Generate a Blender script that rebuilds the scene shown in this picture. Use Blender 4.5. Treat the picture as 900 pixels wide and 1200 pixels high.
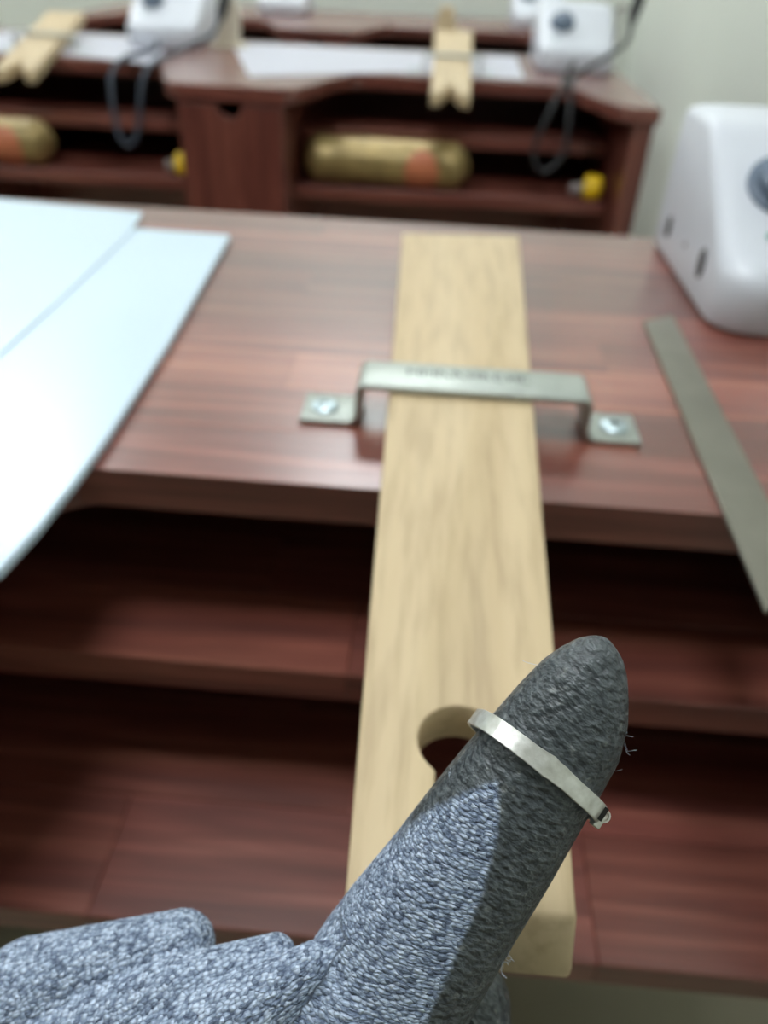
import bpy, bmesh, random
import numpy as np
from math import *
from mathutils import Vector, noise as mnoise

random.seed(7); rng = np.random.default_rng(7)
scene = bpy.context.scene
COL = scene.collection
for o in list(bpy.data.objects):
    bpy.data.objects.remove(o)

# ------------------------------------------------------------------ camera
FPX = 930.0; YAW = radians(2.7); PITCH = radians(36); ROLL = radians(2.7)
TOP = 0.85                      # height of every worktop
CAM = np.array([0, 0, TOP + 0.21])
FW = np.array([-sin(YAW)*cos(PITCH), cos(YAW)*cos(PITCH), -sin(PITCH)])
_r0 = np.array([cos(YAW), sin(YAW), 0.0]); _u0 = np.cross(_r0, FW)
RT = cos(ROLL)*_r0 + sin(ROLL)*_u0
UP = cos(ROLL)*_u0 - sin(ROLL)*_r0
from mathutils import Matrix
cam_data = bpy.data.cameras.new('camera'); cam = bpy.data.objects.new('camera', cam_data); COL.objects.link(cam)
M = Matrix.Identity(4)
for i in range(3):
    M[i][0] = RT[i]; M[i][1] = UP[i]; M[i][2] = -FW[i]; M[i][3] = CAM[i]
cam.matrix_world = M
cam_data.sensor_fit = 'VERTICAL'; cam_data.sensor_height = 36.0
cam_data.lens = FPX/1200*36
cam_data.clip_start = 0.01
cam_data.dof.use_dof = True; cam_data.dof.focus_distance = 0.152
cam_data.dof.aperture_fstop = cam_data.lens/2.7
scene.camera = cam

# ------------------------------------------------------------------ world, exposure
w = bpy.data.worlds.new('world'); scene.world = w; w.use_nodes = True
w.node_tree.nodes['Background'].inputs[0].default_value = (0.75, 0.85, 1.0, 1)
w.node_tree.nodes['Background'].inputs[1].default_value = 0.6
vs = scene.view_settings
vs.view_transform = 'Standard'; vs.look = 'None'; vs.gamma = 1.0; vs.use_curve_mapping = False
vs.exposure = 0.26
LAMP = 17.0
LAMP_COLOR = (0.91, 0.965, 1.0)

def ray(x, y): return FW + RT*(x-450)/FPX - UP*(y-600)/FPX
def at(x, y, Z): return CAM + ray(x, y)*Z
def onz(x, y, z=TOP):
    d = ray(x, y); return CAM + d*((z-CAM[2])/d[2])

# ------------------------------------------------------------------ materials
def lin(c):
    return tuple(((v/255)/12.92 if v/255 <= .04045 else ((v/255+.055)/1.055)**2.4) for v in c) + (1,)
def newmat(name):
    m = bpy.data.materials.new(name); m.use_nodes = True
    nt = m.node_tree; return m, nt, nt.nodes['Principled BSDF']
def N(nt, t, **kw):
    n = nt.nodes.new(t)
    for k, v in kw.items():
        if hasattr(n, k): setattr(n, k, v)
        else: n.inputs[k].default_value = v
    return n
def ramp(nt, fac, stops):
    r = nt.nodes.new('ShaderNodeValToRGB'); e = r.color_ramp.elements
    while len(e) < len(stops): e.new(0.5)
    for el, (p, c) in zip(e, stops): el.position = p; el.color = c
    nt.links.new(fac, r.inputs[0]); return r
def bump(nt, b, h, strength, dist):
    n = nt.nodes.new('ShaderNodeBump'); n.inputs['Strength'].default_value = strength; n.inputs['Distance'].default_value = dist
    nt.links.new(h, n.inputs['Height']); nt.links.new(n.outputs[0], b.inputs['Normal']); return n

def plain(name, rgb, rough=.5, metal=0., var=.06, scale=40., bstr=0., bdist=.001, coat=0.):
    m, nt, b = newmat(name)
    tc = N(nt, 'ShaderNodeTexCoord'); nz = N(nt, 'ShaderNodeTexNoise'); nz.inputs['Scale'].default_value = scale; nz.inputs['Detail'].default_value = 4
    nt.links.new(tc.outputs['Object'], nz.inputs['Vector'])
    c = lin(rgb)
    r = ramp(nt, nz.outputs[0], [(.3, tuple(v*(1-var) for v in c[:3])+(1,)), (.7, tuple(min(1, v*(1+var)) for v in c[:3])+(1,))])
    nt.links.new(r.outputs[0], b.inputs['Base Color'])
    b.inputs['Roughness'].default_value = rough; b.inputs['Metallic'].default_value = metal
    b.inputs['Coat Weight'].default_value = coat
    if bstr: bump(nt, b, nz.outputs[0], bstr, bdist)
    return m

def wood(name, dark, mid, light, rough, grain=(2.2, 42, 42), coat=0., spec=.5, ring=0.0):
    m, nt, b = newmat(name)
    tc = N(nt, 'ShaderNodeTexCoord'); oi = N(nt, 'ShaderNodeObjectInfo')
    mul = N(nt, 'ShaderNodeVectorMath', operation='MULTIPLY'); mul.inputs[1].default_value = grain
    add = N(nt, 'ShaderNodeVectorMath', operation='ADD')
    sc = N(nt, 'ShaderNodeMath', operation='MULTIPLY'); sc.inputs[1].default_value = 37.0
    nt.links.new(oi.outputs['Random'], sc.inputs[0])
    nt.links.new(tc.outputs['Object'], mul.inputs[0]); nt.links.new(mul.outputs[0], add.inputs[0]); nt.links.new(sc.outputs[0], add.inputs[1])
    n1 = N(nt, 'ShaderNodeTexNoise'); n1.inputs['Scale'].default_value = 1.6; n1.inputs['Detail'].default_value = 6; n1.inputs['Roughness'].default_value = .6
    n1.inputs['Distortion'].default_value = .6
    nt.links.new(add.outputs[0], n1.inputs['Vector'])
    r = ramp(nt, n1.outputs[0], [(.28, lin(dark)), (.5, lin(mid)), (.75, lin(light))])
    # fine pores
    mul2 = N(nt, 'ShaderNodeVectorMath', operation='MULTIPLY'); mul2.inputs[1].default_value = (grain[0]*9, grain[1]*12, grain[2]*12)
    nt.links.new(tc.outputs['Object'], mul2.inputs[0])
    n2 = N(nt, 'ShaderNodeTexNoise'); n2.inputs['Scale'].default_value = 1.0; n2.inputs['Detail'].default_value = 3
    nt.links.new(mul2.outputs[0], n2.inputs['Vector'])
    r2 = ramp(nt, n2.outputs[0], [(.35, (.78, .76, .74, 1)), (.55, (1, 1, 1, 1))])
    mx = N(nt, 'ShaderNodeMix', data_type='RGBA', blend_type='MULTIPLY'); mx.inputs[0].default_value = .8
    nt.links.new(r.outputs[0], mx.inputs[6]); nt.links.new(r2.outputs[0], mx.inputs[7])
    mx2 = N(nt, 'ShaderNodeMix', data_type='RGBA', blend_type='MULTIPLY'); mx2.inputs[0].default_value = 1
    nt.links.new(mx.outputs[2], mx2.inputs[6]); nt.links.new(oi.outputs['Color'], mx2.inputs[7])
    nt.links.new(mx2.outputs[2], b.inputs['Base Color'])
    b.inputs['Roughness'].default_value = rough; b.inputs['Coat Weight'].default_value = coat; b.inputs['Coat Roughness'].default_value = .25
    b.inputs['Specular IOR Level'].default_value = spec
    bump(nt, b, n2.outputs[0], .12, .0006)
    return m

M_MAHOG = wood('mahogany_stained_wood', (84, 41, 34), (113, 60, 49), (148, 91, 75), .40, coat=.85)
M_MAHOG_V = wood('mahogany_upright_grain', (78, 37, 31), (106, 55, 45), (140, 85, 69), .40, grain=(34, 34, 2.2), coat=.6)
M_BEECH = wood('pale_beech_wood', (193, 170, 133), (198, 176, 140), (204, 183, 148), .6, grain=(22, 1.6, 22))
M_WHITE = plain('white_plastic', (205, 208, 216), .35, var=.02)
M_SHEET = plain('white_acrylic', (196, 214, 228), .25, var=.02, scale=6)
M_PAPER = plain('pale_lilac_sheet', (196, 196, 208), .35, var=.02, scale=6)
M_STEEL = plain('dull_steel', (176, 181, 175), .45, .8, var=.12, scale=60, bstr=.1, bdist=.0005)
M_ZINC = plain('zinc_screw', (185, 200, 205), .35, .8)
M_RULER = plain('worn_steel', (132, 129, 118), .5, .75, var=.12, scale=25)
M_DARK = plain('black_rubber', (26, 27, 30), .55)
M_KNOB = plain('blue_grey_knob', (92, 106, 124), .45)
M_SOCK = plain('black_socket', (14, 15, 18), .5)
M_LED = plain('green_indicator', (120, 175, 160), .4)
M_GOLD = plain('gold_foil', (162, 140, 90), .4, .35, var=.25, scale=28, bstr=.5, bdist=.004)
M_ORANGE = plain('orange_print', (198, 118, 82), .5, var=.1)
M_YELLOW = plain('yellow_plastic', (238, 196, 20), .45)
M_GREYP = plain('grey_plastic', (130, 120, 118), .5)
M_BEIGE = plain('beige_plastic', (206, 196, 176), .5)
M_CORD = plain('grey_blue_cord', (58, 66, 78), .55)
M_WALL = plain('painted_wall', (222, 226, 216), .85, var=.02, scale=3)
M_CEIL = plain('ceiling_paint', (232, 234, 232), .9, var=.02)
M_FLOOR = plain('olive_grey_floor', (140, 133, 112), .55, var=.06, scale=9)
M_MARK = plain('stamped_dark', (84, 88, 82), .6, .5)
M_SKIN = plain('skin', (196, 150, 125), .5)

# ------------------------------------------------------------------ helpers
def base_of(p):
    return np.array(p['_base']) if (p is not None and '_base' in p) else np.zeros(3)
def link(o, parent):
    COL.objects.link(o)
    if parent is not None: o.parent = parent
def tag(o, label, cat, group=None):
    o['label'] = label; o['category'] = cat
    if group: o['group'] = group
    return o
BASES = {}
def thing(name, loc, label, cat, group=None):
    o = bpy.data.objects.new(name, None); o.empty_display_size = .02
    COL.objects.link(o); o.location = loc; BASES[o.name] = np.array(loc, float)
    return tag(o, label, cat, group)
def mk(name, V, Fc, mat, parent=None, smooth=False, color=None, bevel=0., seg=1, angle=30):
    """V in world coordinates; parent roots are unrotated while building."""
    V = np.array(V, float)
    b = np.zeros(3); p = parent
    while p is not None:
        if p.name in BASES: b = b + BASES[p.name]
        p = p.parent
    V = V - b
    me = bpy.data.meshes.new(name); me.from_pydata(V.tolist(), [], [list(f) for f in Fc]); me.update()
    bm = bmesh.new(); bm.from_mesh(me)
    bmesh.ops.recalc_face_normals(bm, faces=bm.faces)
    if bevel:
        es = [e for e in bm.edges if len(e.link_faces) == 2 and e.calc_face_angle(0) > radians(angle)]
        bmesh.ops.bevel(bm, geom=es, offset=bevel, segments=seg, profile=.5, affect='EDGES', clamp_overlap=True)
    bm.to_mesh(me); bm.free()
    if smooth:
        for f in me.polygons: f.use_smooth = True
        try: me.set_sharp_from_angle(angle=radians(38))
        except Exception: pass
    me.materials.append(mat)
    o = bpy.data.objects.new(name, me); link(o, parent)
    if color is not None: o.color = (color[0], color[1], color[2], 1) if hasattr(color, '__len__') else (color, color, color, 1)
    return o
def structure(o): o['kind'] = 'structure'; return o
def box(name, x0, x1, y0, y1, z0, z1, mat, parent=None, bevel=.001, **k):
    V = [(x, y, z) for x in (x0, x1) for y in (y0, y1) for z in (z0, z1)]
    F_ = [(0, 1, 3, 2), (4, 6, 7, 5), (0, 4, 5, 1), (2, 3, 7, 6), (0, 2, 6, 4), (1, 5, 7, 3)]
    return mk(name, V, F_, mat, parent, bevel=bevel, **k)
def prism(poly, z0, z1, axis='z'):
    n = len(poly); V = []
    for z in (z0, z1):
        for (a, b) in poly:
            V.append({'z': (a, b, z), 'x': (z, a, b), 'y': (a, z, b)}[axis])
    F_ = [tuple(range(n))[::-1], tuple(range(n, 2*n))] + [(i, (i+1) % n, n+(i+1) % n, n+i) for i in range(n)]
    return V, F_
def frame(d):
    d = d/np.linalg.norm(d); a = np.array([0, 0, 1.]) if abs(d[2]) < .9 else np.array([1., 0, 0])
    x = np.cross(a, d); x /= np.linalg.norm(x); return x, np.cross(d, x), d
def catmull(P, n=8):
    P = [np.array(p, float) for p in P]; Q = [2*P[0]-P[1]] + P + [2*P[-1]-P[-2]]; out = []
    for i in range(1, len(Q)-2):
        for k in range(n):
            t = k/n; a, b, c, d = Q[i-1], Q[i], Q[i+1], Q[i+2]
            out.append(.5*((2*b)+(c-a)*t+(2*a-5*b+4*c-d)*t*t+(3*b-a-3*c+d)*t**3))
    out.append(P[-1]); return out
def tube(P, R, n=10):
    P = [np.array(p, float) for p in P]; V = []; F_ = []
    if not hasattr(R, '__len__'): R = [R]*len(P)
    x = None
    for i, p in enumerate(P):
        d = P[min(i+1, len(P)-1)]-P[max(i-1, 0)]; d = d/np.linalg.norm(d)
        if x is None: x, y, d = frame(d)
        else:
            x = x-d*(x@d); x /= np.linalg.norm(x); y = np.cross(d, x)
        for k in range(n):
            a = 2*pi*k/n; V.append(p+R[i]*(cos(a)*x+sin(a)*y))
    for i in range(len(P)-1):
        for k in range(n):
            F_.append((i*n+k, i*n+(k+1) % n, (i+1)*n+(k+1) % n, (i+1)*n+k))
    F_.append(tuple(range(n))[::-1]); F_.append(tuple(range((len(P)-1)*n, len(P)*n)))
    return V, F_
def lathe(prof, c, axis, n=24):
    """prof: (along, radius)."""
    x, y, d = frame(np.array(axis, float)); c = np.array(c, float)
    V = []; F_ = []
    for (s, rr) in prof:
        for k in range(n):
            a = 2*pi*k/n; V.append(c+d*s+max(rr, 1e-5)*(cos(a)*x+sin(a)*y))
    m = len(prof)
    for i in range(m-1):
        for k in range(n): F_.append((i*n+k, i*n+(k+1) % n, (i+1)*n+(k+1) % n, (i+1)*n+k))
    F_.append(tuple(range(n))[::-1]); F_.append(tuple(range((m-1)*n, m*n)))
    return V, F_
def copy_tree(o, parent=None):
    c = o.copy(); COL.objects.link(c); c.parent = parent
    for ch in list(o.children): copy_tree(ch, c)
    return c
def rounded(x0, x1, y0, y1, r, n=5):
    P = []
    for cx, cy, a0 in ((x1-r, y1-r, 0), (x0+r, y1-r, 90), (x0+r, y0+r, 180), (x1-r, y0+r, 270)):
        for k in range(n+1):
            a = radians(a0+90*k/n); P.append((cx+r*cos(a), cy+r*sin(a)))
    return P

# ------------------------------------------------------------------ room
WX0, WX1, WY0, WY1, WH = -3.2, 0.63, -4.2, 3.2, 2.7
structure(box('floor', WX0, WX1, WY0, WY1, -.05, 0, M_FLOOR, bevel=0))
structure(box('ceiling', WX0, WX1, WY0, WY1, WH, WH+.05, M_CEIL, bevel=0))
structure(box('wall_back', WX0-.05, WX1+.05, WY1, WY1+.05, 0, WH, M_WALL, bevel=0))
structure(box('wall_front', WX0-.05, WX1+.05, WY0-.05, WY0, 0, WH, M_WALL, bevel=0))
structure(box('wall_left', WX0-.05, WX0, WY0, WY1, 0, WH, M_WALL, bevel=0))
structure(box('wall_right', WX1, WX1+.05, WY0, WY1, 0, WH, M_WALL, bevel=0))
m, nt, b = newmat('lamp_diffuser')
b.inputs['Base Color'].default_value = (.9, .9, .9, 1); b.inputs['Emission Color'].default_value = LAMP_COLOR+(1,); b.inputs['Emission Strength'].default_value = LAMP
M_LAMP = m
for cx, cy in ((-.2, .3), (-.2, 2.75), (-1.8, .3), (-1.8, 2.75)):
    t = thing('ceiling_lamp', (cx, cy, WH-.04), 'square white light panel set flat on the ceiling', 'lamp', 'ceiling light panels')
    box('housing', cx-.31, cx+.31, cy-.31, cy+.31, WH-.03, WH, M_WHITE, t)
    box('diffuser', cx-.29, cx+.29, cy-.29, cy+.29, WH-.04, WH-.0301, M_LAMP, t)

# ------------------------------------------------------------------ benches
C1, C2 = .02, -.733            # seat centres (x)
BX0, BX1 = -1.06, .350
CUT, DEP = .216, .645          # cut-out depth, total depth
TH = .024
Y1, Y2, Y3 = .09, 1.445, 2.44  # front lines of the three rows
FLAT, RUN = .182, .103
def cut_d(y):                  # half-width of the open cut-out at depth y from the front line
    q = min(1, max(-1, 2*y/CUT-1)); return FLAT+RUN/pi*acos(q)
def cut_y(d):
    if d <= FLAT: return CUT
    if d >= FLAT+RUN: return 0.
    return CUT*(.5+.5*cos(pi*(d-FLAT)/RUN))
def top_outline(g=0.):
    P = []
    for c in (C2, C1):
        for k in range(-16, 17):
            d = k/16*(FLAT+RUN); P.append((c+d, cut_y(abs(d))+g))
    return [(BX0+g, g)] + P + [(BX1-g, g), (BX1-g, DEP-g), (BX0+g, DEP-g)]
SHELVES = ((-.088, .18, .023), (-.172, .092, .022))   # top z rel. to TOP, front offset, thickness
CELLS = ((C2-.287, C2+.287), (C1-.287, C1+.287))
def stave_tint(r):
    v = r.uniform(.78, 1.22); return (v*r.uniform(.97, 1.03), v, v*r.uniform(.95, 1.05))

def bench(name, Y, label, staves):
    t = thing(name, (0, Y, 0), label, 'workbench', None)
    rr = random.Random(11)
    o = lambda P: [(x, y+Y) for x, y in P]
    z1 = TOP
    if staves:
        V, F_ = prism(o(top_outline(.004)), z1-TH, z1-TH+.004); wt = mk('worktop', V, F_, M_MAHOG, t)
        rows = []; y = 0.
        ys = [0, .054, .108, .162, CUT]
        n = 9; ys += [CUT+(DEP-CUT)*k/n for k in range(1, n+1)]
        for i in range(len(ys)-1):
            a, b_ = ys[i]+.00006, ys[i+1]-.00006
            if b_ <= CUT:
                K = 7; yy = [a+(b_-a)*k/K for k in range(K+1)]
                polys = []
                polys.append([(BX0, b_), (BX0, a)] + [(C2-cut_d(q), q) for q in yy])
                polys.append([(C2+cut_d(q), q) for q in yy][::-1] + [(C1-cut_d(q), q) for q in yy])
                polys.append([(C1+cut_d(q), q) for q in yy][::-1] + [(BX1, a), (BX1, b_)])
            else:
                xs = [BX0]; x = BX0+rr.uniform(.1, .4)
                while x < BX1-.08: xs.append(x); x += rr.uniform(.24, .46)
                xs.append(BX1)
                polys = [[(p+.00006, a), (q-.00006, a), (q-.00006, b_), (p+.00006, b_)] for p, q in zip(xs, xs[1:])]
            for P in polys:
                V, F_ = prism(o(P), z1-TH+.0035, z1)
                tint = stave_tint(rr)
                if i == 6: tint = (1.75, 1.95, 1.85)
                mk('plank', V, F_, M_MAHOG, wt, color=tint, bevel=.00015)
    else:
        V, F_ = prism(o(top_outline()), z1-TH, z1); mk('worktop', V, F_, M_MAHOG, t, bevel=.002)
    zb = z1-TH-.0002
    for x0, x1 in ((BX0+.006, BX0+.038), (BX1-.038, BX1-.006)):
        box('side_panel', x0, x1, Y+.006, Y+DEP-.004, .42, zb, M_MAHOG_V, t)
        for ya, yb_ in ((Y+.006, Y+.05), (Y+DEP-.05, Y+DEP-.004)): box('leg', x0, x1, ya, yb_, 0, .4202, M_MAHOG_V, t)
    cx0, cx1 = C2+.288, C1-.288
    for x0, x1 in ((cx0, cx0+.016), (cx1-.016, cx1)):
        box('column_panel', x0, x1, Y+.012, Y+DEP-.02, .53, zb, M_MAHOG, t)
    # cabinet door with finger notch
    mx = (cx0+cx1)/2; h = zb-.004
    P = [(cx0+.001, .527), (cx1-.001, .527), (cx1-.001, h)]
    for k in range(0, 11):
        a = radians(180*k/10); P.append((mx+.021*cos(a), h-.021*sin(a)))
    P.append((cx0+.001, h))
    V, F_ = prism(P, Y-.006, Y+.0115, 'y'); mk('drawer_front', V, F_, M_MAHOG_V, t, bevel=.001)
    box('cabinet_floor', cx0+.016, cx1-.016, Y+.012, Y+DEP-.02, .53, .542, M_MAHOG, t)
    box('leg', mx-.022, mx+.022, Y+DEP-.07, Y+DEP-.026, 0, .5302, M_MAHOG_V, t)
    box('back_panel', BX0+.0385, BX1-.0385, Y+DEP-.019, Y+DEP-.005, .22, zb, M_MAHOG, t)
    for ci, (x0, x1) in enumerate(CELLS):
        for si, (dz, fo, th) in enumerate(SHELVES):
            yb = Y+DEP-.0195
            if staves and ci == 1:
                sh = box('shelf', x0, x1, Y+fo+.004, yb, z1+dz-th, z1+dz-th+.004, M_MAHOG, t, bevel=0)
                n = 8; d = (yb-(Y+fo))/n
                for k in range(n):
                    xs = [x0]; x = x0+rr.uniform(.1, .3)
                    while x < x1-.07: xs.append(x); x += rr.uniform(.16, .34)
                    xs.append(x1)
                    for p, q in zip(xs, xs[1:]):
                        box('plank', p+.00005, q-.00005, Y+fo+k*d+.00005, Y+fo+(k+1)*d-.00005, z1+dz-th+.0035, z1+dz, M_MAHOG, sh, color=stave_tint(rr), bevel=.0006 if k == 0 else .00012)
            else:
                box('shelf', x0, x1, Y+fo, yb, z1+dz-th, z1+dz, M_MAHOG, t, bevel=.0015)
    return t
bench('workbench', Y1, 'red-brown workbench carrying the steel bracket, long bench pin and white sheets', True)
b2 = bench('workbench', Y2, 'red-brown workbench with gold packages on its shelves and a notched drawer front', False)
b3 = copy_tree(b2); b3.location = (0, Y3, 0)
b3['label'] = 'red-brown workbench standing closest to the cream wall, behind the other benches'

# ------------------------------------------------------------------ bench pin (front bench)
def bench_pin(root, quad, z0, z1, hole_y, hole_r, slot_end, name='board', juts=.007, slope=0., y_ref=0.):
    """quad: back-left, back-right, front-right, front-left (x,y). Keyhole open to the front edge."""
    (bl, br, fr, fl) = [np.array(q) for q in quad]
    fm = (fl+fr)/2; bmid = (bl+br)/2; ax = (bmid-fm)/np.linalg.norm(bmid-fm); sx = np.array([ax[1], -ax[0]])
    L = fr-fl
    hc = fm+ax*hole_y
    w0 = slot_end/2; w1 = hole_r*.55
    a0 = asin(w1/hole_r)
    arc = []
    for k in range(0, 21):
        a = -pi/2+a0 + (2*pi-2*a0)*k/20
        arc.append(hc+hole_r*(sx*cos(a)+ax*sin(a)))
    sr = fm+sx*w0; sl = fm-sx*w0
    # top outline, going round
    cr = .003
    out = [bl, fl, sl] + arc[::-1] + [sr, fr, br]
    n = len(out); V = []; jut = -ax*juts
    for z in (z0, z1):
        for q in out:
            d = np.array(q)
            # bevelled end: lower edge stands further forward
            if z == z0 and (np.allclose(q, fl) or np.allclose(q, fr) or np.allclose(q, sl) or np.allclose(q, sr)): d = d+jut
            V.append((d[0], d[1], z if z == z0 else z1+slope*(q[1]-y_ref)))
    F_ = [tuple(range(n))[::-1], tuple(range(n, 2*n))] + [(i, (i+1) % n, n+(i+1) % n, n+i) for i in range(n)]
    return mk(name, V, F_, M_BEECH, root, bevel=.0014, seg=2, angle=35, smooth=True)
PSL = .027
def on_pin(x, y):               # sloping top face of the wedge-shaped pin
    d_ = ray(x, y); k_ = (TOP+.0215-PSL*.377-CAM[2])/(d_[2]-PSL*d_[1]); return (CAM+d_*k_)[:2]
q = [on_pin(472, 273), on_pin(608, 276), on_pin(677, 1076), on_pin(404, 1052)]
t = thing('bench_pin', (float(q[0][0]+q[1][0])/2, .35, TOP), 'long pale wooden bench pin with a keyhole slot, held flat under the stamped steel bracket', 'bench pin')
hc_ = on_pin(549, 868); fm_ = (q[2]+q[3])/2
bench_pin(t, q, TOP, TOP+.0215, float(np.linalg.norm(hc_-fm_)), .0128, .019, juts=.0085, slope=PSL, y_ref=.377)

# ------------------------------------------------------------------ bracket
def bracket(root, x0, x1, x2, x3, y0, y1, h, zt=TOP, th=.003, marks=True):
    """flat bar bent into a hat: feet x0-x1 and x2-x3, bridge between x1 and x2 with its underside h above the top."""
    r = .005
    def arc(cx, cz, rad, a0, a1, n=6): return [(cx+rad*cos(radians(a0+(a1-a0)*k/n)), cz+rad*sin(radians(a0+(a1-a0)*k/n))) for k in range(n+1)]
    z = zt
    up = [(x0, z+th)] + arc(x1-r+.000, z+th+r-.0, r, -90, 0) + arc(x1+r, z+h+th-r, r, 180, 90) + arc(x2-r, z+h+th-r, r, 90, 0) + arc(x2+r, z+th+r, r, 180, 270) + [(x3, z+th)]
    ri = r+th
    lo = [(x3, z)] + arc(x2+r, z+th+r, ri, 270, 180) + arc(x2-r, z+h+th-r, r-th, 0, 90) + arc(x1+r, z+h+th-r, r-th, 90, 180) + arc(x1-r, z+th+r, ri, 0, -90) + [(x0, z)]
    # centre-line offset strips: build as quads between up[i] and lo reversed
    U = up; Lw = lo[::-1]; n = len(U); V = []; F_ = []
    for (ux, uz), (lx, lz) in zip(U, Lw):
        V += [(ux, y0, uz), (ux, y1, uz), (lx, y1, lz), (lx, y0, lz)]
    for i in range(n-1):
        a = 4*i; c = 4*(i+1)
        for k in range(4): F_.append((a+k, a+(k+1) % 4, c+(k+1) % 4, c+k))
    F_ += [(0, 1, 2, 3), tuple(4*(n-1)+k for k in range(4))[::-1]]
    mk('strap', V, F_, M_STEEL, root, bevel=.0007, seg=2, angle=50, smooth=True)
    for cx in ((x0+x1)/2-.003, (x2+x3)/2+.002):
        cy = (y0+y1)/2
        V, F_ = lathe([(0, .0075), (.0012, .0075), (.0022, .006), (.0026, .003), (.0026, 0)], (cx, cy, zt+th), (0, 0, 1))
        s = mk('screw', V, F_, M_ZINC, root, smooth=True)
        if marks:
            for dx, dy in ((.003, .0007), (.0007, .003)):
                box('cross_slot', cx-dx, cx+dx, cy-dy, cy+dy, zt+th+.0024, zt+th+.0028, M_MARK, s, bevel=0)
    if marks:
        zz = zt+h+th; rr = random.Random(5)
        x = x1+.026; cy = (y0+y1)/2+.004
        for g in range(9):                          # worn stamped characters, too worn to read
            wv = rr.choice((.0042, .0048, .0054)); P = []
            k = rr.choice((0, 1, 2))
            V = []; F_ = []
            def bar(ax, ay, bx, by):
                d = np.array([bx-ax, by-ay]); d /= np.linalg.norm(d); nrm = np.array([-d[1], d[0]])*.0005
                i0 = len(V)
                for zq in (zz-.0003, zz+.00015):
                    for (px, py) in ((ax+nrm[0], ay+nrm[1]), (ax-nrm[0], ay-nrm[1]), (bx-nrm[0], by-nrm[1]), (bx+nrm[0], by+nrm[1])): V.append((px, py, zq))
                F_.extend([(i0+4, i0+5, i0+6, i0+7), (i0, i0+1, i0+5, i0+4), (i0+1, i0+2, i0+6, i0+5), (i0+2, i0+3, i0+7, i0+6), (i0+3, i0, i0+4, i0+7)])
            hh = .0042
            bar(x, cy-hh, x, cy+hh)
            if k == 0: bar(x, cy+hh, x+wv, cy+hh); bar(x, cy-hh, x+wv, cy-hh)
            elif k == 1: bar(x+wv, cy-hh, x+wv, cy+hh); bar(x, cy, x+wv, cy)
            else: bar(x, cy+hh, x+wv, cy-hh)
            mk('stamped_mark', V, F_, M_MARK, root)
            x += wv+.0026
t = thing('clamp_bracket', (.025, .376, TOP), 'bent grey steel bracket with worn stamping, screwed down over the long bench pin', 'bracket')
bracket(t, -.064, -.0345, .0862, .1145, .362, .392, .022)

# ------------------------------------------------------------------ white sheets, steel rule
def sheet(name, P, z0, z1, label, bevel=.0012, mat=None):
    V, F_ = prism(P, z0, z1); o = mk(name, V, F_, mat or M_SHEET, None, bevel=bevel)
    return tag(o, label, 'sheet')
pa = [tuple(onz(*p, TOP+.006)[:2]) for p in ((270, 275), (197, 402), (128, 508), (95, 554), (45, 618), (0, 667))]
pa = pa + [(-.20, .145), (-.56, .13), (-.56, .66)]
sheet('white_sheet', pa, TOP+.0003, TOP+.006, 'large white glossy sheet hanging over the front edge of the bench')
pb = [tuple(onz(*p, TOP+.0074)[:2]) for p in ((167, 249), (150, 276), (70, 352), (0, 415))]
pb = pb + [(-.262, .30), (-.52, .29), (-.53, .722)]
sheet('white_sheet', pb, TOP+.0062, TOP+.0074, 'thinner white sheet lying on top of the large white sheet')
pr = [tuple(onz(*p, TOP+.002)[:2]) for p in ((752, 378), (788, 371))]
a = np.array(pr[0]); c = np.array(pr[1]); e = np.array(onz(903, 712, TOP+.002)[:2]); e2 = np.array([.169, .215])
d = np.array([-.006, -.29]); 
P = [tuple(a+np.array([.0015, .001])), tuple(c), tuple(c+d), tuple(a+np.array([.0, 0])+d)]
V, F_ = prism(P, TOP+.0002, TOP+.003)
tag(mk('steel_rule', V, F_, M_RULER, None, bevel=.0004), 'narrow flat grey steel bar lying beside the white control unit and overhanging the bench edge', 'steel bar')

P = [(-.49, 2.035), (-.345, 1.551), (-.26, 1.60), (-.10, 1.70), (.145, 1.70), (.15, 2.05)]
sheet('white_sheet', P, TOP+.0003, TOP+.0013, 'white sheet lying under the two-pronged bench pin above the gold package', bevel=0, mat=M_PAPER)
P = [(-1.0, 1.69), (-.70, 1.69), (-.535, 1.63), (-.60, 1.90), (-.60, 2.04), (-1.0, 2.04)]
sheet('white_sheet', P, TOP+.0003, TOP+.0013, 'white sheet lying under the askew bench pin of the middle bench', bevel=0, mat=M_PAPER)

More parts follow.
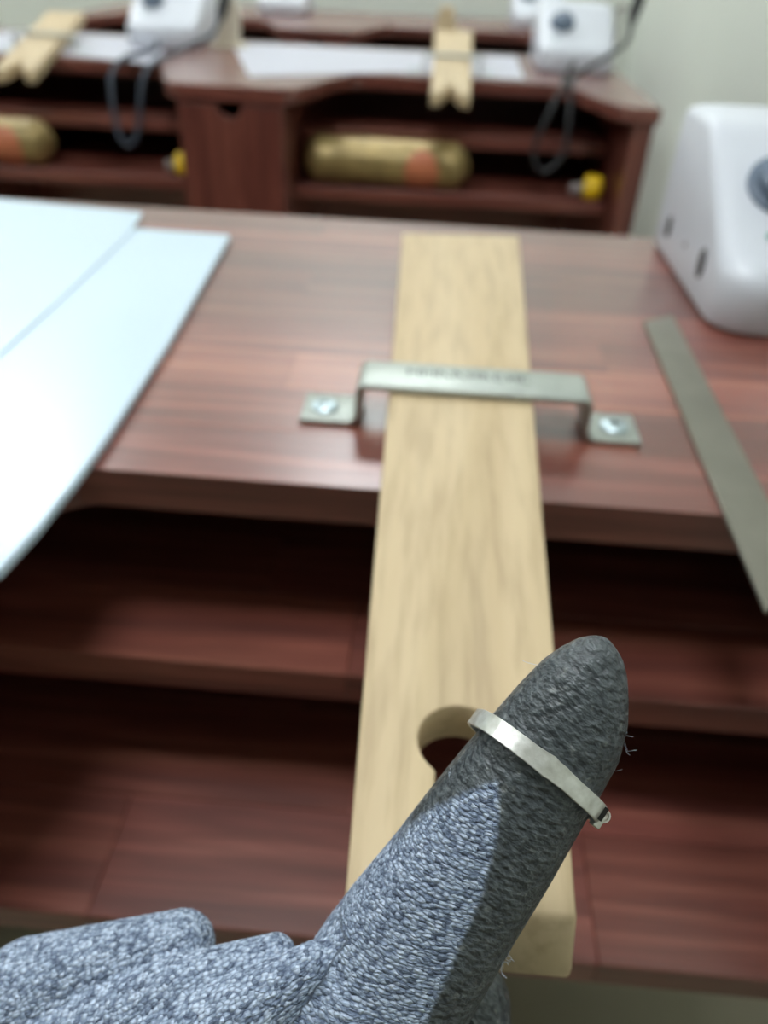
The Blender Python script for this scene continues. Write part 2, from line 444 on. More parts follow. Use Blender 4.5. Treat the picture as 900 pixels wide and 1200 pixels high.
# ------------------------------------------------------------------ control units
def control_unit(loc, label, full=True):
    x0, y0 = loc; X = x0; Y = y0; W = .150; D = .205; z = TOP
    t = thing('control_unit', (X+W/2, Y+D/2, TOP), label, 'control unit', 'white control units on the benches')
    V = []; F_ = []; NC = 7
    LEV = [(0, .006, .006), (.003, .0015, .0015), (.008, 0, 0), (.026, 0, 0), (.034, 0, .0015), (.040, 0, .006), (.046, 0, .0165), (.051, 0, .030), (.105, .001, D-.0965), (.109, .003, D-.088), (.1115, .007, D-.078), (.113, .014, D-.066)]
    for (h_, ins, fo) in LEV:                       # height, inset of sides and back, set-back of the front
        xa, xb, ya, yb_ = X+ins, X+W-ins, Y+fo, Y+D-ins
        rf = .026 if fo < .03 else (.016 if h_ < .108 else .010); rb = .012
        for cx_, cy_, a_, r_ in ((xb-rf, ya+rf, 270, rf), (xb-rb, yb_-rb, 0, rb), (xa+rb, yb_-rb, 90, rb), (xa+rf, ya+rf, 180, rf)):
            for k in range(NC+1):
                q_ = radians(a_+90*k/NC); V.append((cx_+r_*cos(q_), cy_+r_*sin(q_), z+h_))
    nn_ = 4*(NC+1)
    for l_ in range(len(LEV)-1):
        for k in range(nn_): F_.append((l_*nn_+k, l_*nn_+(k+1) % nn_, (l_+1)*nn_+(k+1) % nn_, (l_+1)*nn_+k))
    F_ += [tuple(range(nn_))[::-1], tuple(range((len(LEV)-1)*nn_, len(LEV)*nn_))]
    o = mk('housing', V, F_, M_WHITE, t, smooth=True)
    # sloping panel frame
    p0 = np.array([Y+.030, z+.051]); p1 = np.array([Y+D-.0965, z+.105]); d = p1-p0; d /= np.linalg.norm(d); nn = np.array([-d[1], d[0]])
    def on_panel(u, s, h=0.): q_ = p0+d*s+nn*h; return np.array([X+u, q_[0], q_[1]])
    nv = np.array([0, nn[0], nn[1]])
    V, F_ = lathe([(-.002, .025), (.003, .025), (.004, .021), (.012, .0195), (.0135, .017), (.0135, 0)], on_panel(.046, .052), nv, 32)
    k = mk('dial_knob', V, F_, M_KNOB, t, smooth=True)
    if full:
        A = on_panel(.046, .058, .0136); B = on_panel(.046, .067, .0136)
        V, F_ = tube([A, B], .0007, 6); mk('pointer', V, F_, M_WHITE, k)
    V, F_ = lathe([(-.002, .003), (.001, .003), (.002, .0015), (.002, 0)], on_panel(.034, .010), nv, 12)
    mk('indicator_light', V, F_, M_LED, t, smooth=True)
    for yy, zz, ry, rz in ((Y+.158, .027, .005, .008), (Y+.056, .031, .006, .0105)):
        V, F_ = prism([(yy+ry*cos(a_)*(1 if abs(cos(a_)) > .3 else 1), z+zz+rz*sin(a_)) for a_ in [2*pi*k_/12 for k_ in range(12)]], X-.0012, X+.002, 'x')
        mk('socket', V, F_, M_SOCK, t)
    V, F_ = lathe([(-.001, .002), (.001, .002), (.001, 0)], (X, Y+.104, z+.029), (-1, 0, 0), 10); mk('side_screw', V, F_, M_GREYP, t)
    for fx in (.02, W-.02):
        for fy in (.02, D-.02):
            pass
    return t
U = control_unit((.1895, .517), 'white control unit with dial and side sockets, beside the steel bar')
def unit_at(dx, Y, label):
    c = copy_tree(U); c.location = (BASES['control_unit'][0]+dx, Y, TOP); c['label'] = label; return c
unit_at(-.012, 1.92, 'white control unit with black cord, above the shelf with the gold package')
unit_at(-.866, 1.98, 'white control unit with grey cord, beside a beige holder')
unit_at(-.01, 2.86, 'white control unit on the bench closest to the cream wall, straight behind another unit')
unit_at(-.78, 2.90, 'white control unit on the bench closest to the cream wall, beyond the notched drawer')

# ------------------------------------------------------------------ second row: pins, brackets, cords, packages, tools
def small_pin(cx, label, rot):
    t = thing('bench_pin', (cx, Y2+CUT, TOP), label, 'bench pin', 'bench pins of the second row')
    y = Y2+CUT
    q_ = [(cx-.038, y+.33), (cx+.038, y+.33), (cx+.033, y-.195), (cx-.033, y-.195)]
    bench_pin(t, q_, TOP+.0, TOP+.02, .05, .008, .034, juts=.002)
    t.rotation_euler = (rot, 0, 0)
    return t
small_pin(C1-.012, 'two-pronged pale wooden bench pin tilted over the shelf with the gold package', radians(5))
small_pin(-.770, 'pale wooden bench pin set askew over the empty shelf space beside the notched drawer', radians(5)).rotation_euler = (radians(5), 0, radians(12))
for cx, rz, lab in ((C1-.012, 0, 'thin steel strap over the two-pronged bench pin above the gold package'), (-.785, radians(12), 'thin steel strap over the askew bench pin beside the notched drawer')):
    t = thing('clamp_bracket', (cx, Y2+CUT+.07, TOP), lab, 'bracket', 'straps of the second row')
    bracket(t, cx-.085, cx-.056, cx+.056, cx+.085, Y2+CUT+.06, Y2+CUT+.085, .0285, marks=False); t.rotation_euler = (0, 0, rz)
# stepped block behind the pin
P = [(-.035, TOP), (.05, TOP), (.05, TOP+.043), (.012, TOP+.047), (.004, TOP+.088), (-.026, TOP+.088), (-.035, TOP+.045)]
V, F_ = prism(P, Y2+DEP-.052, Y2+DEP-.022, 'y')
tag(mk('wooden_block', V, F_, M_BEECH, None, bevel=.002), 'pale wooden block with a stepped top standing at the rear end of a bench pin', 'block')

def cord(pts, r, mat, label):
    V, F_ = tube(catmull(pts, 8), r, 10); o = mk('cord', V, F_, mat, None, smooth=True)
    return o
def ony(x, y, Y):
    d_ = ray(x, y); return CAM+d_*(Y/d_[1])
# handpiece, cord and its holder (near the side wall)
def handpiece(pts, hp0, hp1, mat, label, hmat):
    t = thing('handpiece', tuple(pts[0]), label, 'handpiece')
    V, F_ = tube(catmull(pts, 8), .0048, 10); mk('cord', V, F_, mat, t, smooth=True)
    hp0 = np.array(hp0); hp1 = np.array(hp1); L = np.linalg.norm(hp1-hp0)
    V, F_ = lathe([(0, .004), (L*.1, .008), (L*.35, .0115), (L*.75, .0115), (L*.9, .008), (L, .003)], hp0, hp1-hp0, 16)
    b_ = mk('barrel', V, F_, hmat, t, smooth=True)
    return t
s = ony(676, 62, 1.905)
pts = [s, (s[0]-.01, 1.84, TOP+.02), (.222, 1.72, TOP+.0068), (.212, 1.63, TOP+.0065), (.19, 1.585, TOP-.03), (.168, 1.575, TOP-.10), (.19, 1.57, TOP-.132), (.222, 1.575, TOP-.10), (.225, 1.60, TOP-.03), (.228, 1.66, TOP+.0065), (.26, 1.72, TOP+.02), (.335, 1.80, TOP+.055), (.352, 1.85, TOP+.085)]
handpiece(pts, (.350, 1.85, TOP+.083), (.372, 1.88, TOP+.175), M_DARK, 'black handpiece with looping black cord hanging over the bench edge near the side wall', M_DARK)
V, F_ = tube([(.357, 1.862, TOP+.104), (.344, 1.95, TOP+.112), (.338, 1.965, TOP+.10)], .003, 8)
t = thing('handpiece_holder', (.345, 1.95, TOP), 'thin grey rod holding the black handpiece beside the white unit', 'holder')
mk('arm', V, F_, M_GREYP, t, smooth=True)
V, F_ = tube([(.344, 1.95, TOP+.112), (.344, 1.95, TOP)], .003, 8); mk('post', V, F_, M_GREYP, t, smooth=True)
V, F_ = lathe([(0, .014), (.004, .014), (.006, .01), (.006, 0)], (.334, 1.95, TOP), (0, 0, 1), 20); mk('foot', V, F_, M_GREYP, t, smooth=True)
# left seat
s = ony(196, 50, 1.975)
pts = [s, (s[0]+.004, 1.90, TOP+.01), (-.59, 1.80, TOP+.0068), (-.60, 1.66, TOP+.0065), (-.612, 1.60, TOP-.02), (-.605, 1.575, TOP-.10), (-.585, 1.572, TOP-.128), (-.565, 1.575, TOP-.10), (-.553, 1.60, TOP-.02), (-.54, 1.66, TOP+.0065), (-.53, 1.78, TOP+.01), (-.49, 1.87, TOP+.03), (-.478, 1.90, TOP+.055)]
handpiece(pts, (-.479, 1.90, TOP+.05), (-.462, 1.935, TOP+.125), M_CORD, 'dark handpiece with grey looping cord leaning in the beige holder', M_DARK)
t = thing('handpiece_holder', (-.47, 1.95, TOP), 'beige upright handpiece holder beside the white unit above the cabinet', 'holder')
P = [(-.505, TOP), (-.452, TOP), (-.448, TOP+.06), (-.455, TOP+.088), (-.472, TOP+.092), (-.482, TOP+.06), (-.495, TOP+.03)]
V, F_ = prism(P, 1.944, 1.965, 'y'); mk('body', V, F_, M_BEIGE, t, bevel=.003, seg=2)
box('foot', -.515, -.44, 1.93, 1.99, TOP, TOP+.006, M_BEIGE, t, bevel=.002)

# gold packages on lower shelf
def package(x0, x1, y, label, r=.0405):
    zc = TOP+SHELVES[1][0]+r-.0015
    t = thing('gold_package', ((x0+x1)/2, y, zc-r), label, 'package', 'gold packages on the shelves')
    L = x1-x0; prof = []
    V = []; F_ = []; n = 36; m_ = 44; rr = random.Random(3)
    for i in range(m_+1):
        s_ = i/m_; e_ = min(s_, 1-s_)*L
        rad = r*(min(1, .30+.70*sin(min(1, e_/.03)*pi/2))) if e_ < .03 else r
        for k in range(n):
            a_ = 2*pi*k/n
            wv = 1+.035*mnoise.noise(Vector((s_*9, cos(a_)*1.4, sin(a_)*1.4)))+.02*mnoise.noise(Vector((s_*30, cos(a_)*3, sin(a_)*3)))
            V.append((x0+L*s_, y+rad*wv*cos(a_), zc+rad*.97*wv*sin(a_)))
    for i in range(m_):
        for k in range(n): F_.append((i*n+k, i*n+(k+1) % n, (i+1)*n+(k+1) % n, (i+1)*n+k))
    F_ += [tuple(range(n))[::-1], tuple(range(m_*n, (m_+1)*n))]
    mk('wrapper', V, F_, M_GOLD, t, smooth=True)
    # orange print: patch following the wrapper
    cx = x0+L*.72; V = []; F_ = []; a_n, b_n = 14, 14
    for i in range(a_n+1):
        for j in range(b_n+1):
            u_ = i/a_n*2-1; v_ = j/b_n*2-1
            uu = u_*sqrt(1-v_*v_/2); vv = v_*sqrt(1-u_*u_/2)
            a_ = radians(195)+vv*radians(62)
            V.append((cx+uu*.031, y+(r*1.05)*cos(a_), zc+(r*1.05)*.97*sin(a_)))
    for i in range(a_n):
        for j in range(b_n): F_.append((i*(b_n+1)+j, (i+1)*(b_n+1)+j, (i+1)*(b_n+1)+j+1, i*(b_n+1)+j+1))
    mk('printed_label', V, F_, M_ORANGE, t, smooth=True)
    return t
package(-.258, .054, 1.5805, 'gold foil package with orange print under the two-pronged bench pin')
package(-1.005, -.735, 1.5805, 'gold foil package with orange print on the shelf beyond the notched drawer')

def yellow_tool(x, y, label):
    z = TOP+SHELVES[1][0]; r = .021
    t = thing('yellow_tool', (x, y, z), label, 'tool', 'yellow tools on the shelves')
    V, F_ = lathe([(0, .014), (.003, .0195), (.008, r), (.024, r), (.031, .018), (.034, .011)], (x, y, z+r), (1, -.25, 0), 20); mk('handle', V, F_, M_YELLOW, t, smooth=True)
    V, F_ = lathe([(0, .005), (.004, .010), (.018, .011), (.026, .011)], (x-.0245, y+.006, z+.0135), (1, -.25, .1), 16); mk('ferrule', V, F_, M_GREYP, t, smooth=True)
    return t
yellow_tool(.266, 1.56, 'stubby yellow tool handle on the lower shelf close to the side panel')
yellow_tool(-.492, 1.56, 'stubby yellow tool handle on the lower shelf against the notched drawer')

# ------------------------------------------------------------------ gloved hand
A2 = np.array([.63, -.777]); W2 = np.array([.777, .63]); C0 = np.array([632., 893.])
def tw(t_, w_): return C0+A2*t_+W2*w_
def zt(t_): return .163 - .006*(t_/160.)        # distance from the lens along the thumb
ST = [(162, -31, -27), (159, -38, -14), (153, -45, 0), (142, -54, 14), (120, -63, 33), (98, -69, 49), (60, -72.5, 66), (20, -74, 73), (-45, -76, 83), (-100, -76, 92), (-177, -75, 102), (-257, -76, 115), (-310, -74, 124), (-400, -66, 140), (-520, -50, 140)]
LV = []; LF = []; NR = 40
ta = np.array([s_[0] for s_ in ST][::-1], float); la = np.array([s_[1] for s_ in ST][::-1], float); ra = np.array([s_[2] for s_ in ST][::-1], float)
tt = [162, 161, 159, 156, 153, 148, 142, 132, 120, 109, 98, 80, 60, 40, 20, -10, -45, -72, -100, -140, -177, -217, -257, -310, -355, -400, -460, -520]
for t_ in tt:
    l_ = np.interp(t_, ta, la); r_ = np.interp(t_, ta, ra); c_ = (l_+r_)/2; h_ = (r_-l_)/2; Z = zt(t_)
    for k in range(NR):
        a_ = 2*pi*k/NR
        ca, sa = cos(a_), sin(a_)
        ca = copysign(abs(ca)**.9, ca); sa = copysign(abs(sa)**.9, sa)
        P2 = tw(t_, c_+h_*ca)
        LV.append(at(P2[0], P2[1], Z)+FW*(sa*h_*Z/FPX*.86))
n_ = len(tt)
for i in range(n_-1):
    for k in range(NR): LF.append((i*NR+k, i*NR+(k+1) % NR, (i+1)*NR+(k+1) % NR, (i+1)*NR+k))
LF += [tuple(range(NR))[::-1], tuple(range((n_-1)*NR, n_*NR))]
def capsule(a, b, V, F_):
    pa_, ra_ = at(a[0], a[1], a[2]), a[3]; pb_, rb_ = at(b[0], b[1], b[2]), b[3]
    d_ = pb_-pa_; L = np.linalg.norm(d_)
    prof = [(-ra_*cos(x_), ra_*sin(x_)) for x_ in np.linspace(.05, pi/2, 7)] + [(L+rb_*sin(x_), rb_*cos(x_)) for x_ in np.linspace(0, pi/2-.05, 7)]
    v, f = lathe(prof, pa_, d_, 24); o_ = len(V); V.extend(v); F_.extend([tuple(i+o_ for i in q_) for q_ in f])
CAPS = [
    # skyline folds of the knit over the back of the hand
    ((-105, 1325, .197, .025), (35, 1170, .194, .0140)), ((35, 1170, .194, .0140), (212, 1108, .190, .0082)),
    ((90, 1240, .186, .016), (220, 1168, .178, .0092)), ((220, 1168, .178, .0092), (322, 1120, .176, .0048)),
    ((170, 1265, .176, .016), (300, 1182, .168, .0082)), ((300, 1182, .168, .0082), (368, 1132, .167, .0050)),
    # thumb root, palm, wrist
    ((420, 1170, .172, .014), (250, 1330, .18, .023)), ((250, 1330, .18, .023), (-60, 1420, .19, .027)),
    ((250, 1290, .195, .020), (-80, 1400, .2, .026)), ((230, 1400, .2, .020), (-80, 1440, .2, .024)),
    ((300, 1340, .198, .02), (180, 1480, .205, .02)), ((400, 1260, .186, .02), (330, 1420, .195, .02)),
    # index finger, curled under the thumb
    ((210, 1205, .202, .0125), (440, 1225, .205, .0105)), ((440, 1225, .205, .0105), (548, 1175, .188, .0100)), ((548, 1175, .188, .0100), (552, 1300, .176, .0088)), ((552, 1300, .176, .0088), (470, 1350, .172, .0082)),
    # middle, ring and little fingers
    ((200, 1330, .215, .0125), (520, 1330, .215, .0105)), ((520, 1330, .215, .0105), (575, 1380, .190, .0095)), ((575, 1380, .190, .0095), (450, 1420, .180, .0085)),
    ((190, 1410, .215, .012), (500, 1430, .212, .010)), ((500, 1430, .212, .010), (540, 1470, .190, .009)), ((540, 1470, .190, .009), (430, 1490, .182, .008)),
    ((180, 1480, .210, .011), (440, 1510, .208, .0088)), ((440, 1510, .208, .0088), (480, 1545, .190, .008)), ((480, 1545, .190, .008), (390, 1550, .184, .0072)),
    # wrist
    ((-60, 1420, .192, .027), (-330, 1520, .185, .025)),
]
V = list(LV); F_ = list(LF)
for a_, c_ in CAPS: capsule(a_, c_, V, F_)
me = bpy.data.meshes.new('glove_src'); me.from_pydata([tuple(v) for v in V], [], F_); me.update()
bm = bmesh.new(); bm.from_mesh(me); bmesh.ops.recalc_face_normals(bm, faces=bm.faces); bm.to_mesh(me); bm.free()
src = bpy.data.objects.new('glove_src', me); COL.objects.link(src)
md = src.modifiers.new('r', 'REMESH'); md.mode = 'VOXEL'; md.voxel_size = .00065
md = src.modifiers.new('s', 'SMOOTH'); md.factor = .5; md.iterations = 5
dg = bpy.context.evaluated_depsgraph_get()
gm = bpy.data.meshes.new_from_object(src.evaluated_get(dg)); gm.name = 'glove'
bpy.data.objects.remove(src); bpy.data.meshes.remove(me)
nv = len(gm.vertices); co = np.empty(nv*3); gm.vertices.foreach_get('co', co); co = co.reshape(-1, 3)
no = np.empty(nv*3); gm.vertices.foreach_get('normal', no); no = no.reshape(-1, 3)
# thumb frame (metres): along the thumb, across it, away from the palm side
Oc = at(C0[0], C0[1], .163)
e_t = at(*tw(150, 0), zt(150))-at(*tw(-300, 0), zt(-300)); e_t /= np.linalg.norm(e_t)
e_w = RT*W2[0]-UP*W2[1]; e_w -= e_t*(e_w@e_t); e_w /= np.linalg.norm(e_w); e_d = np.cross(e_w, e_t)
if e_d@FW < 0: e_d = -e_d
SC = .163/FPX
loc = np.stack([(co-Oc)@e_t, (co-Oc)@e_w, (co-Oc)@e_d], 1)
T_, W_, D_ = loc[:, 0]/SC, loc[:, 1]/SC, loc[:, 2]/SC
Rb = np.interp(T_, [-520, -342, -284, -202, -140, -71, -40, -30], [100, 65, 53, 33, 18, -10, -30, -40])
Lb = np.interp(T_, [-330, -290, -274, -229, -182, -113, -61, -30], [-4000, -120, -96, -86, -78, -72, -58, -44])
jit = np.array([mnoise.noise(Vector((float(a_[0]), float(a_[1]), float(a_[2])))) for a_ in loc*900])*2.2
inside = np.minimum(Rb-W_, W_-Lb) + jit
inside = np.minimum(inside, (-28-T_))
inside = np.where((T_ > -300) & (D_ > 70), -30, inside)
coat = np.clip(.5-inside/5., 0, 1)
at_ = gm.attributes.new('coating', 'FLOAT', 'POINT'); at_.data.foreach_set('value', coat.astype(np.float32))
back = (W_ < -62) & (T_ < -300)                # fabric panel over the back of the hand
th_ = radians(20)
lx = np.where(back, loc[:, 0]*.94+loc[:, 1]*.34, loc[:, 1]*cos(th_)+loc[:, 0]*sin(th_))
ly = np.where(back, -loc[:, 0]*.34+loc[:, 1]*.94, loc[:, 0]*cos(th_)-loc[:, 1]*sin(th_))
kc = np.stack([lx/.00145, ly/.00078, loc[:, 2]/.0010], 1)
at2 = gm.attributes.new('knit_co', 'FLOAT_VECTOR', 'POINT'); at2.data.foreach_set('vector', kc.astype(np.float32).ravel())
at3 = gm.attributes.new('hand_co', 'FLOAT_VECTOR', 'POINT'); at3.data.foreach_set('vector', loc.astype(np.float32).ravel())
# coating is a skin over the knit: slightly proud
co2 = co+no*(coat*.00018)[:, None]
gm.vertices.foreach_set('co', co2.ravel())
for p in gm.polygons: p.use_smooth = True

m, nt, b = newmat('knit_and_rubber_glove')
ak = N(nt, 'ShaderNodeAttribute'); ak.attribute_name = 'knit_co'; ac = N(nt, 'ShaderNodeAttribute'); ac.attribute_name = 'coating'
ah = N(nt, 'ShaderNodeAttribute'); ah.attribute_name = 'hand_co'
vo = N(nt, 'ShaderNodeTexVoronoi'); vo.inputs['Scale'].default_value = 1.0; vo.inputs['Randomness'].default_value = .7
wn = N(nt, 'ShaderNodeTexNoise'); wn.inputs['Scale'].default_value = .55; wn.inputs['Detail'].default_value = 2
nt.links.new(ak.outputs['Vector'], wn.inputs['Vector'])
wa = N(nt, 'ShaderNodeVectorMath', operation='MULTIPLY_ADD'); wa.inputs[1].default_value = (1.3, 1.3, 1.3)
nt.links.new(wn.outputs['Color'], wa.inputs[0]); nt.links.new(ak.outputs['Vector'], wa.inputs[2])
nt.links.new(wa.outputs[0], vo.inputs['Vector'])
fs = N(nt, 'ShaderNodeTexNoise'); fs.inputs['Scale'].default_value = 1.0; fs.inputs['Detail'].default_value = 2
fsm = N(nt, 'ShaderNodeMapping'); fsm.inputs['Scale'].default_value = (.9, 4.5, 3); nt.links.new(wa.outputs[0], fsm.inputs[0]); nt.links.new(fsm.outputs[0], fs.inputs['Vector'])
sep = N(nt, 'ShaderNodeSeparateColor'); nt.links.new(vo.outputs['Color'], sep.inputs[0])
nb = N(nt, 'ShaderNodeTexNoise'); nb.inputs['Scale'].default_value = 420; nb.inputs['Detail'].default_value = 3
nt.links.new(ah.outputs['Vector'], nb.inputs['Vector'])
mixh = N(nt, 'ShaderNodeMath', operation='MULTIPLY_ADD'); mixh.inputs[1].default_value = .55; nt.links.new(sep.outputs[0], mixh.inputs[0]); 
nbm = N(nt, 'ShaderNodeMath', operation='MULTIPLY'); nbm.inputs[1].default_value = .5; nt.links.new(fs.outputs[0], nbm.inputs[0]); nt.links.new(nbm.outputs[0], mixh.inputs[2])
kr = ramp(nt, mixh.outputs[0], [(.18, lin((70, 80, 100))), (.34, lin((134, 150, 174))), (.54, lin((186, 202, 224))), (.8, lin((214, 227, 245)))])
dk = ramp(nt, vo.outputs['Distance'], [(.3, (1, 1, 1, 1)), (.75, (.3, .33, .40, 1))])
km = N(nt, 'ShaderNodeMix', data_type='RGBA', blend_type='MULTIPLY'); km.inputs[0].default_value = .9
nt.links.new(kr.outputs[0], km.inputs[6]); nt.links.new(dk.outputs[0], km.inputs[7])
# rubber
nr = N(nt, 'ShaderNodeTexNoise'); nr.inputs['Scale'].default_value = 620; nr.inputs['Detail'].default_value = 2; nr.inputs['Roughness'].default_value = .45
mp3 = N(nt, 'ShaderNodeMapping'); mp3.inputs['Rotation'].default_value = (0, 0, radians(-12)); mp3.inputs['Scale'].default_value = (1.25, .8, 1)
nt.links.new(ah.outputs['Vector'], mp3.inputs[0]); nt.links.new(mp3.outputs[0], nr.inputs['Vector'])
rr_ = ramp(nt, nr.outputs[0], [(.34, lin((54, 59, 62))), (.52, lin((70, 76, 79))), (.7, lin((92, 98, 101)))])
ns = N(nt, 'ShaderNodeTexNoise'); ns.inputs['Scale'].default_value = 420; ns.inputs['Detail'].default_value = 2
nt.links.new(ah.outputs['Vector'], ns.inputs['Vector'])
rs = ramp(nt, ns.outputs[0], [(.62, (0, 0, 0, 1)), (.78, (.25, .25, .23, 1))])
ra_ = N(nt, 'ShaderNodeMix', data_type='RGBA', blend_type='ADD'); ra_.inputs[0].default_value = .6
nt.links.new(rr_.outputs[0], ra_.inputs[6]); nt.links.new(rs.outputs[0], ra_.inputs[7])
fm_ = N(nt, 'ShaderNodeMix', data_type='RGBA'); nt.links.new(ac.outputs['Fac'], fm_.inputs[0]); nt.links.new(km.outputs[2], fm_.inputs[6]); nt.links.new(ra_.outputs[2], fm_.inputs[7])
nt.links.new(fm_.outputs[2], b.inputs['Base Color'])
ro = N(nt, 'ShaderNodeMix', data_type='FLOAT'); ro.inputs[2].default_value = .95; ro.inputs[3].default_value = .42
nt.links.new(ac.outputs['Fac'], ro.inputs[0]); nt.links.new(ro.outputs[0], b.inputs['Roughness'])
inv = N(nt, 'ShaderNodeMath', operation='SUBTRACT'); inv.inputs[0].default_value = 1.0; nt.links.new(vo.outputs['Distance'], inv.inputs[1])
hm = N(nt, 'ShaderNodeMix', data_type='FLOAT'); nt.links.new(ac.outputs['Fac'], hm.inputs[0]); hk = N(nt, 'ShaderNodeMath', operation='MULTIPLY_ADD'); hk.inputs[1].default_value = .35; nt.links.new(fs.outputs[0], hk.inputs[0]); nt.links.new(inv.outputs[0], hk.inputs[2]); nt.links.new(hk.outputs[0], hm.inputs[2]); nt.links.new(nr.outputs[0], hm.inputs[3])
bump(nt, b, hm.outputs[0], 1.0, .0011)
b.inputs['Specular IOR Level'].default_value = .6
M_GLOVE = m
gm.materials.append(M_GLOVE)
hb = at(-60, 1420, .192)
hand = thing('gloved_hand', tuple(hb), 'gloved hand holding its thumb up, grey knit with a black rubber coated thumb tip', 'hand')
gm.transform(Matrix.Translation(-Vector(hb)))
go = bpy.data.objects.new('glove', gm); link(go, hand)
go['label'] = 'grey heathered knit glove with black rubber coating'
# cuff and forearm
w0, w1, w2 = at(-300, 1510, .186), at(-420, 1555, .183), at(-1100, 1830, .165)
V, F_ = tube([w0+(w1-w0)*k/6 for k in range(7)], [.0262, .0268, .0262, .0268, .0262, .0268, .0262], 36)
mk('cuff', V, F_, plain('knit_cuff', (150, 160, 182), .95, var=.25, scale=900, bstr=.5), hand, smooth=True)
V, F_ = tube([w0, w1, (w1+w2)/2, w2], [.022, .0235, .031, .036], 28)
mk('forearm', V, F_, M_SKIN, hand, smooth=True)
# loose knit fuzz (uncountable) and a few lint fibres caught on the coating
M_FUZZ = plain('knit_fibre', (190, 200, 216), .9)
def fibre(p, dirs, r, V, F_):
    P = [p]
    for d_ in dirs: P.append(P[-1]+d_)
    v, f = tube(P, r, 3); o_ = len(V); V.extend(v); F_.extend([tuple(i+o_ for i in q_) for q_ in f])
kn = np.where((coat < .05) & (T_ > -900))[0]
V = []; F_ = []
for i in rng.choice(kn, 2600, replace=False):
    nrm = no[i]; tn = np.cross(nrm, rng.normal(size=3)); tn /= np.linalg.norm(tn)+1e-9
    L = rng.uniform(.0003, .0009); fibre(co2[i]-nrm*.0001, [nrm*L*.5+tn*L*.3, nrm*L*.2+tn*L*.6], .000022, V, F_)
fz = mk('knit_fuzz', V, F_, M_FUZZ, hand); fz['kind'] = 'stuff'
tree_pts = [(733, 866), (727, 880), (712, 903), (706, 748), (728, 800), (600, 1128), (596, 1120), (603, 1140), (512, 905), (640, 790)]
for i, (px_, py_) in enumerate(tree_pts):
    tgt = at(px_, py_, .162); j = int(np.argmin(((co2-tgt)**2).sum(1)))
    V = []; F_ = []
    for k in range(6 if i in (0, 1, 3) else 3):
        d_ = no[j]*.5+rng.normal(size=3)*.7; d_ /= np.linalg.norm(d_); L = rng.uniform(.0005, .0011)*(1.6 if i == 0 else 1)
        fibre(co2[j]-no[j]*.0001, [d_*L, (d_+rng.normal(size=3)*.4)*L, (d_+rng.normal(size=3)*.5)*L*.8], .00005, V, F_)
    mk('lint_fibre', V, F_, M_FUZZ, hand)

# ------------------------------------------------------------------ silver ring strip
m, nt, b = newmat('raw_silver')
tc = N(nt, 'ShaderNodeTexCoord'); nz = N(nt, 'ShaderNodeTexNoise'); nz.inputs['Scale'].default_value = 420; nz.inputs['Detail'].default_value = 5
mp = N(nt, 'ShaderNodeMapping'); mp.inputs['Scale'].default_value = (1, 1, 1); nt.links.new(tc.outputs['Object'], mp.inputs[0]); nt.links.new(mp.outputs[0], nz.inputs[0])
r_ = ramp(nt, nz.outputs[0], [(.3, lin((205, 204, 196))), (.7, lin((240, 240, 236)))]); nt.links.new(r_.outputs[0], b.inputs['Base Color'])
b.inputs['Metallic'].default_value = .9; b.inputs['Roughness'].default_value = .42
bump(nt, b, nz.outputs[0], .35, .0003); M_SILVER = m
M_BEND_REFL = plain('dark_bend_reflection', (38, 36, 34), .5, .6)  # dark reflection of the bent silver face, put into the colour
rc2 = (np.array([561., 842.])+np.array([694., 951.]))/2
e1 = np.array([694., 951.])-np.array([561., 842.]); e1px = np.linalg.norm(e1); e1 /= e1px
Zr = .163; rc = at(rc2[0]-1, rc2[1]-1, Zr)
v1 = RT*e1[0]-UP*e1[1]; v2 = ray(632, 893); v2 = v2/np.linalg.norm(v2)-.10*e_t; v2 = v2-v1*(v2@v1); v2 /= np.linalg.norm(v2); v3 = np.cross(v1, v2)
if v3@e_t < 0: v3 = -v3
if v2@FW < 0: v2 = -v2                        # v2 points away from the lens
ra1 = e1px/2*Zr/FPX; ra2 = .0128
def ring_pt(a_, rad=0.):
    ex = 2/2.6
    c_, s_ = cos(a_), sin(a_)
    return rc + v1*(copysign(abs(c_)**ex, c_)*(ra1+rad)) + v2*(copysign(abs(s_)**ex, s_)*(ra2+rad))
ring = thing('silver_ring', tuple(rc), 'unfinished flat silver strip ring wrapped round the gloved thumb', 'ring')
NS = 120; V = []; F_ = []
hw = .0018; hmid = 0.
a0, a1 = radians(6), radians(-348)            # open ends at the clasp side, passing the near face first
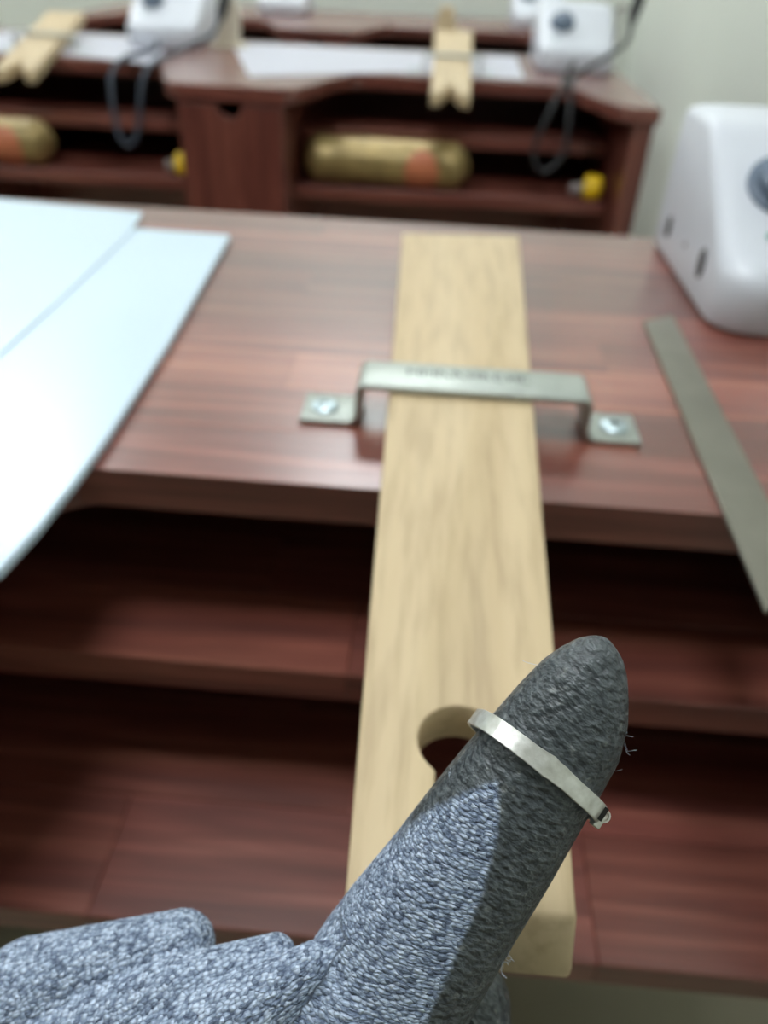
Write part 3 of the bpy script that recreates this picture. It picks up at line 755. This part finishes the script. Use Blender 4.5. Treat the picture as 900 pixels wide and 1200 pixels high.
for i in range(NS+1):
    f = i/NS; a_ = a0+(a1-a0)*f
    p = ring_pt(a_); p_out = ring_pt(a_, .00045); p_in = ring_pt(a_, -.0003)
    c_ = cos(a_); near = 1 if sin(a_) < 0 else 0
    wv = hw; sh = 0.
    if near:                                   # hammered, slightly spread spot and a step in the strip
        g_ = exp(-((c_+.05)/.13)**2); wv = hw*(1+.13*g_)+(.00016 if c_ < -.05 else 0)+.00007*mnoise.noise(Vector((c_*22, 3, 0)))
        sh = .0002*exp(-((c_-.0)/.2)**2); p_out = p_out - v2*(.00035*g_ + .00022*mnoise.noise(Vector((c_*17, 0, 0))))
    V += [p_out-v3*(wv)+v3*sh, p_out+v3*wv+v3*sh, p_in+v3*wv+v3*sh, p_in-v3*wv+v3*sh]
for i in range(NS):
    a = 4*i; c = a+4
    for k in range(4): F_.append((a+k, a+(k+1) % 4, c+(k+1) % 4, c+k))
F_ += [(0, 1, 2, 3), tuple(4*NS+k for k in range(4))[::-1]]
mk('band', V, F_, M_SILVER, ring, bevel=.00012, seg=1, angle=50, smooth=True)
# dark reflection on the strip's bend, coloured in as a small box, and the curled end
def obox(c_, h1, h2, h3): return [c_+v1*(h1*a)+v2*(h2*b_)+v3*(h3*d) for a in (-1, 1) for b_ in (-1, 1) for d in (-1, 1)]
BF = [(0, 1, 3, 2), (4, 6, 7, 5), (0, 4, 5, 1), (2, 3, 7, 6), (0, 2, 6, 4), (1, 5, 7, 3)]
sp = ring_pt(radians(-48), .00042)
for h1, h3, off, sft in ((.00042, .00115, 0, .0003),):
    c_ = at(691, 939, .152); c_ = ring_pt(radians(-35), .0004)+v3*.0001
    mk('bend_reflection', obox(c_, .0006, .0005, .0014), BF, M_BEND_REFL, ring)
cc = ring_pt(radians(-12), .0009)+v3*.0005
P = []
for k in range(22):
    th = radians(-60+k*22); rr2 = .0015-.00004*k
    P.append((th, rr2))
V = []; F_ = []
for th, rr2 in P:
    for s_ in (-.0007, .0007):
        for dr in (0, .00035): V.append(cc+v1*((rr2-dr)*cos(th))+v3*((rr2-dr)*sin(th))+v2*s_)
for i in range(len(P)-1):
    a = 4*i; c = a+4
    for k, l_ in ((0, 1), (1, 3), (3, 2), (2, 0)): F_.append((a+k, a+l_, c+l_, c+k))
F_ += [(0, 1, 3, 2), tuple(4*(len(P)-1)+k for k in (0, 2, 3, 1))]
mk('curled_end', V, F_, M_SILVER, ring, smooth=True)
mk('end_tab', obox(ring_pt(radians(-20), .0003)-v3*.0012, .0008, .0011, .0014), BF, M_SILVER, ring, bevel=.00015)
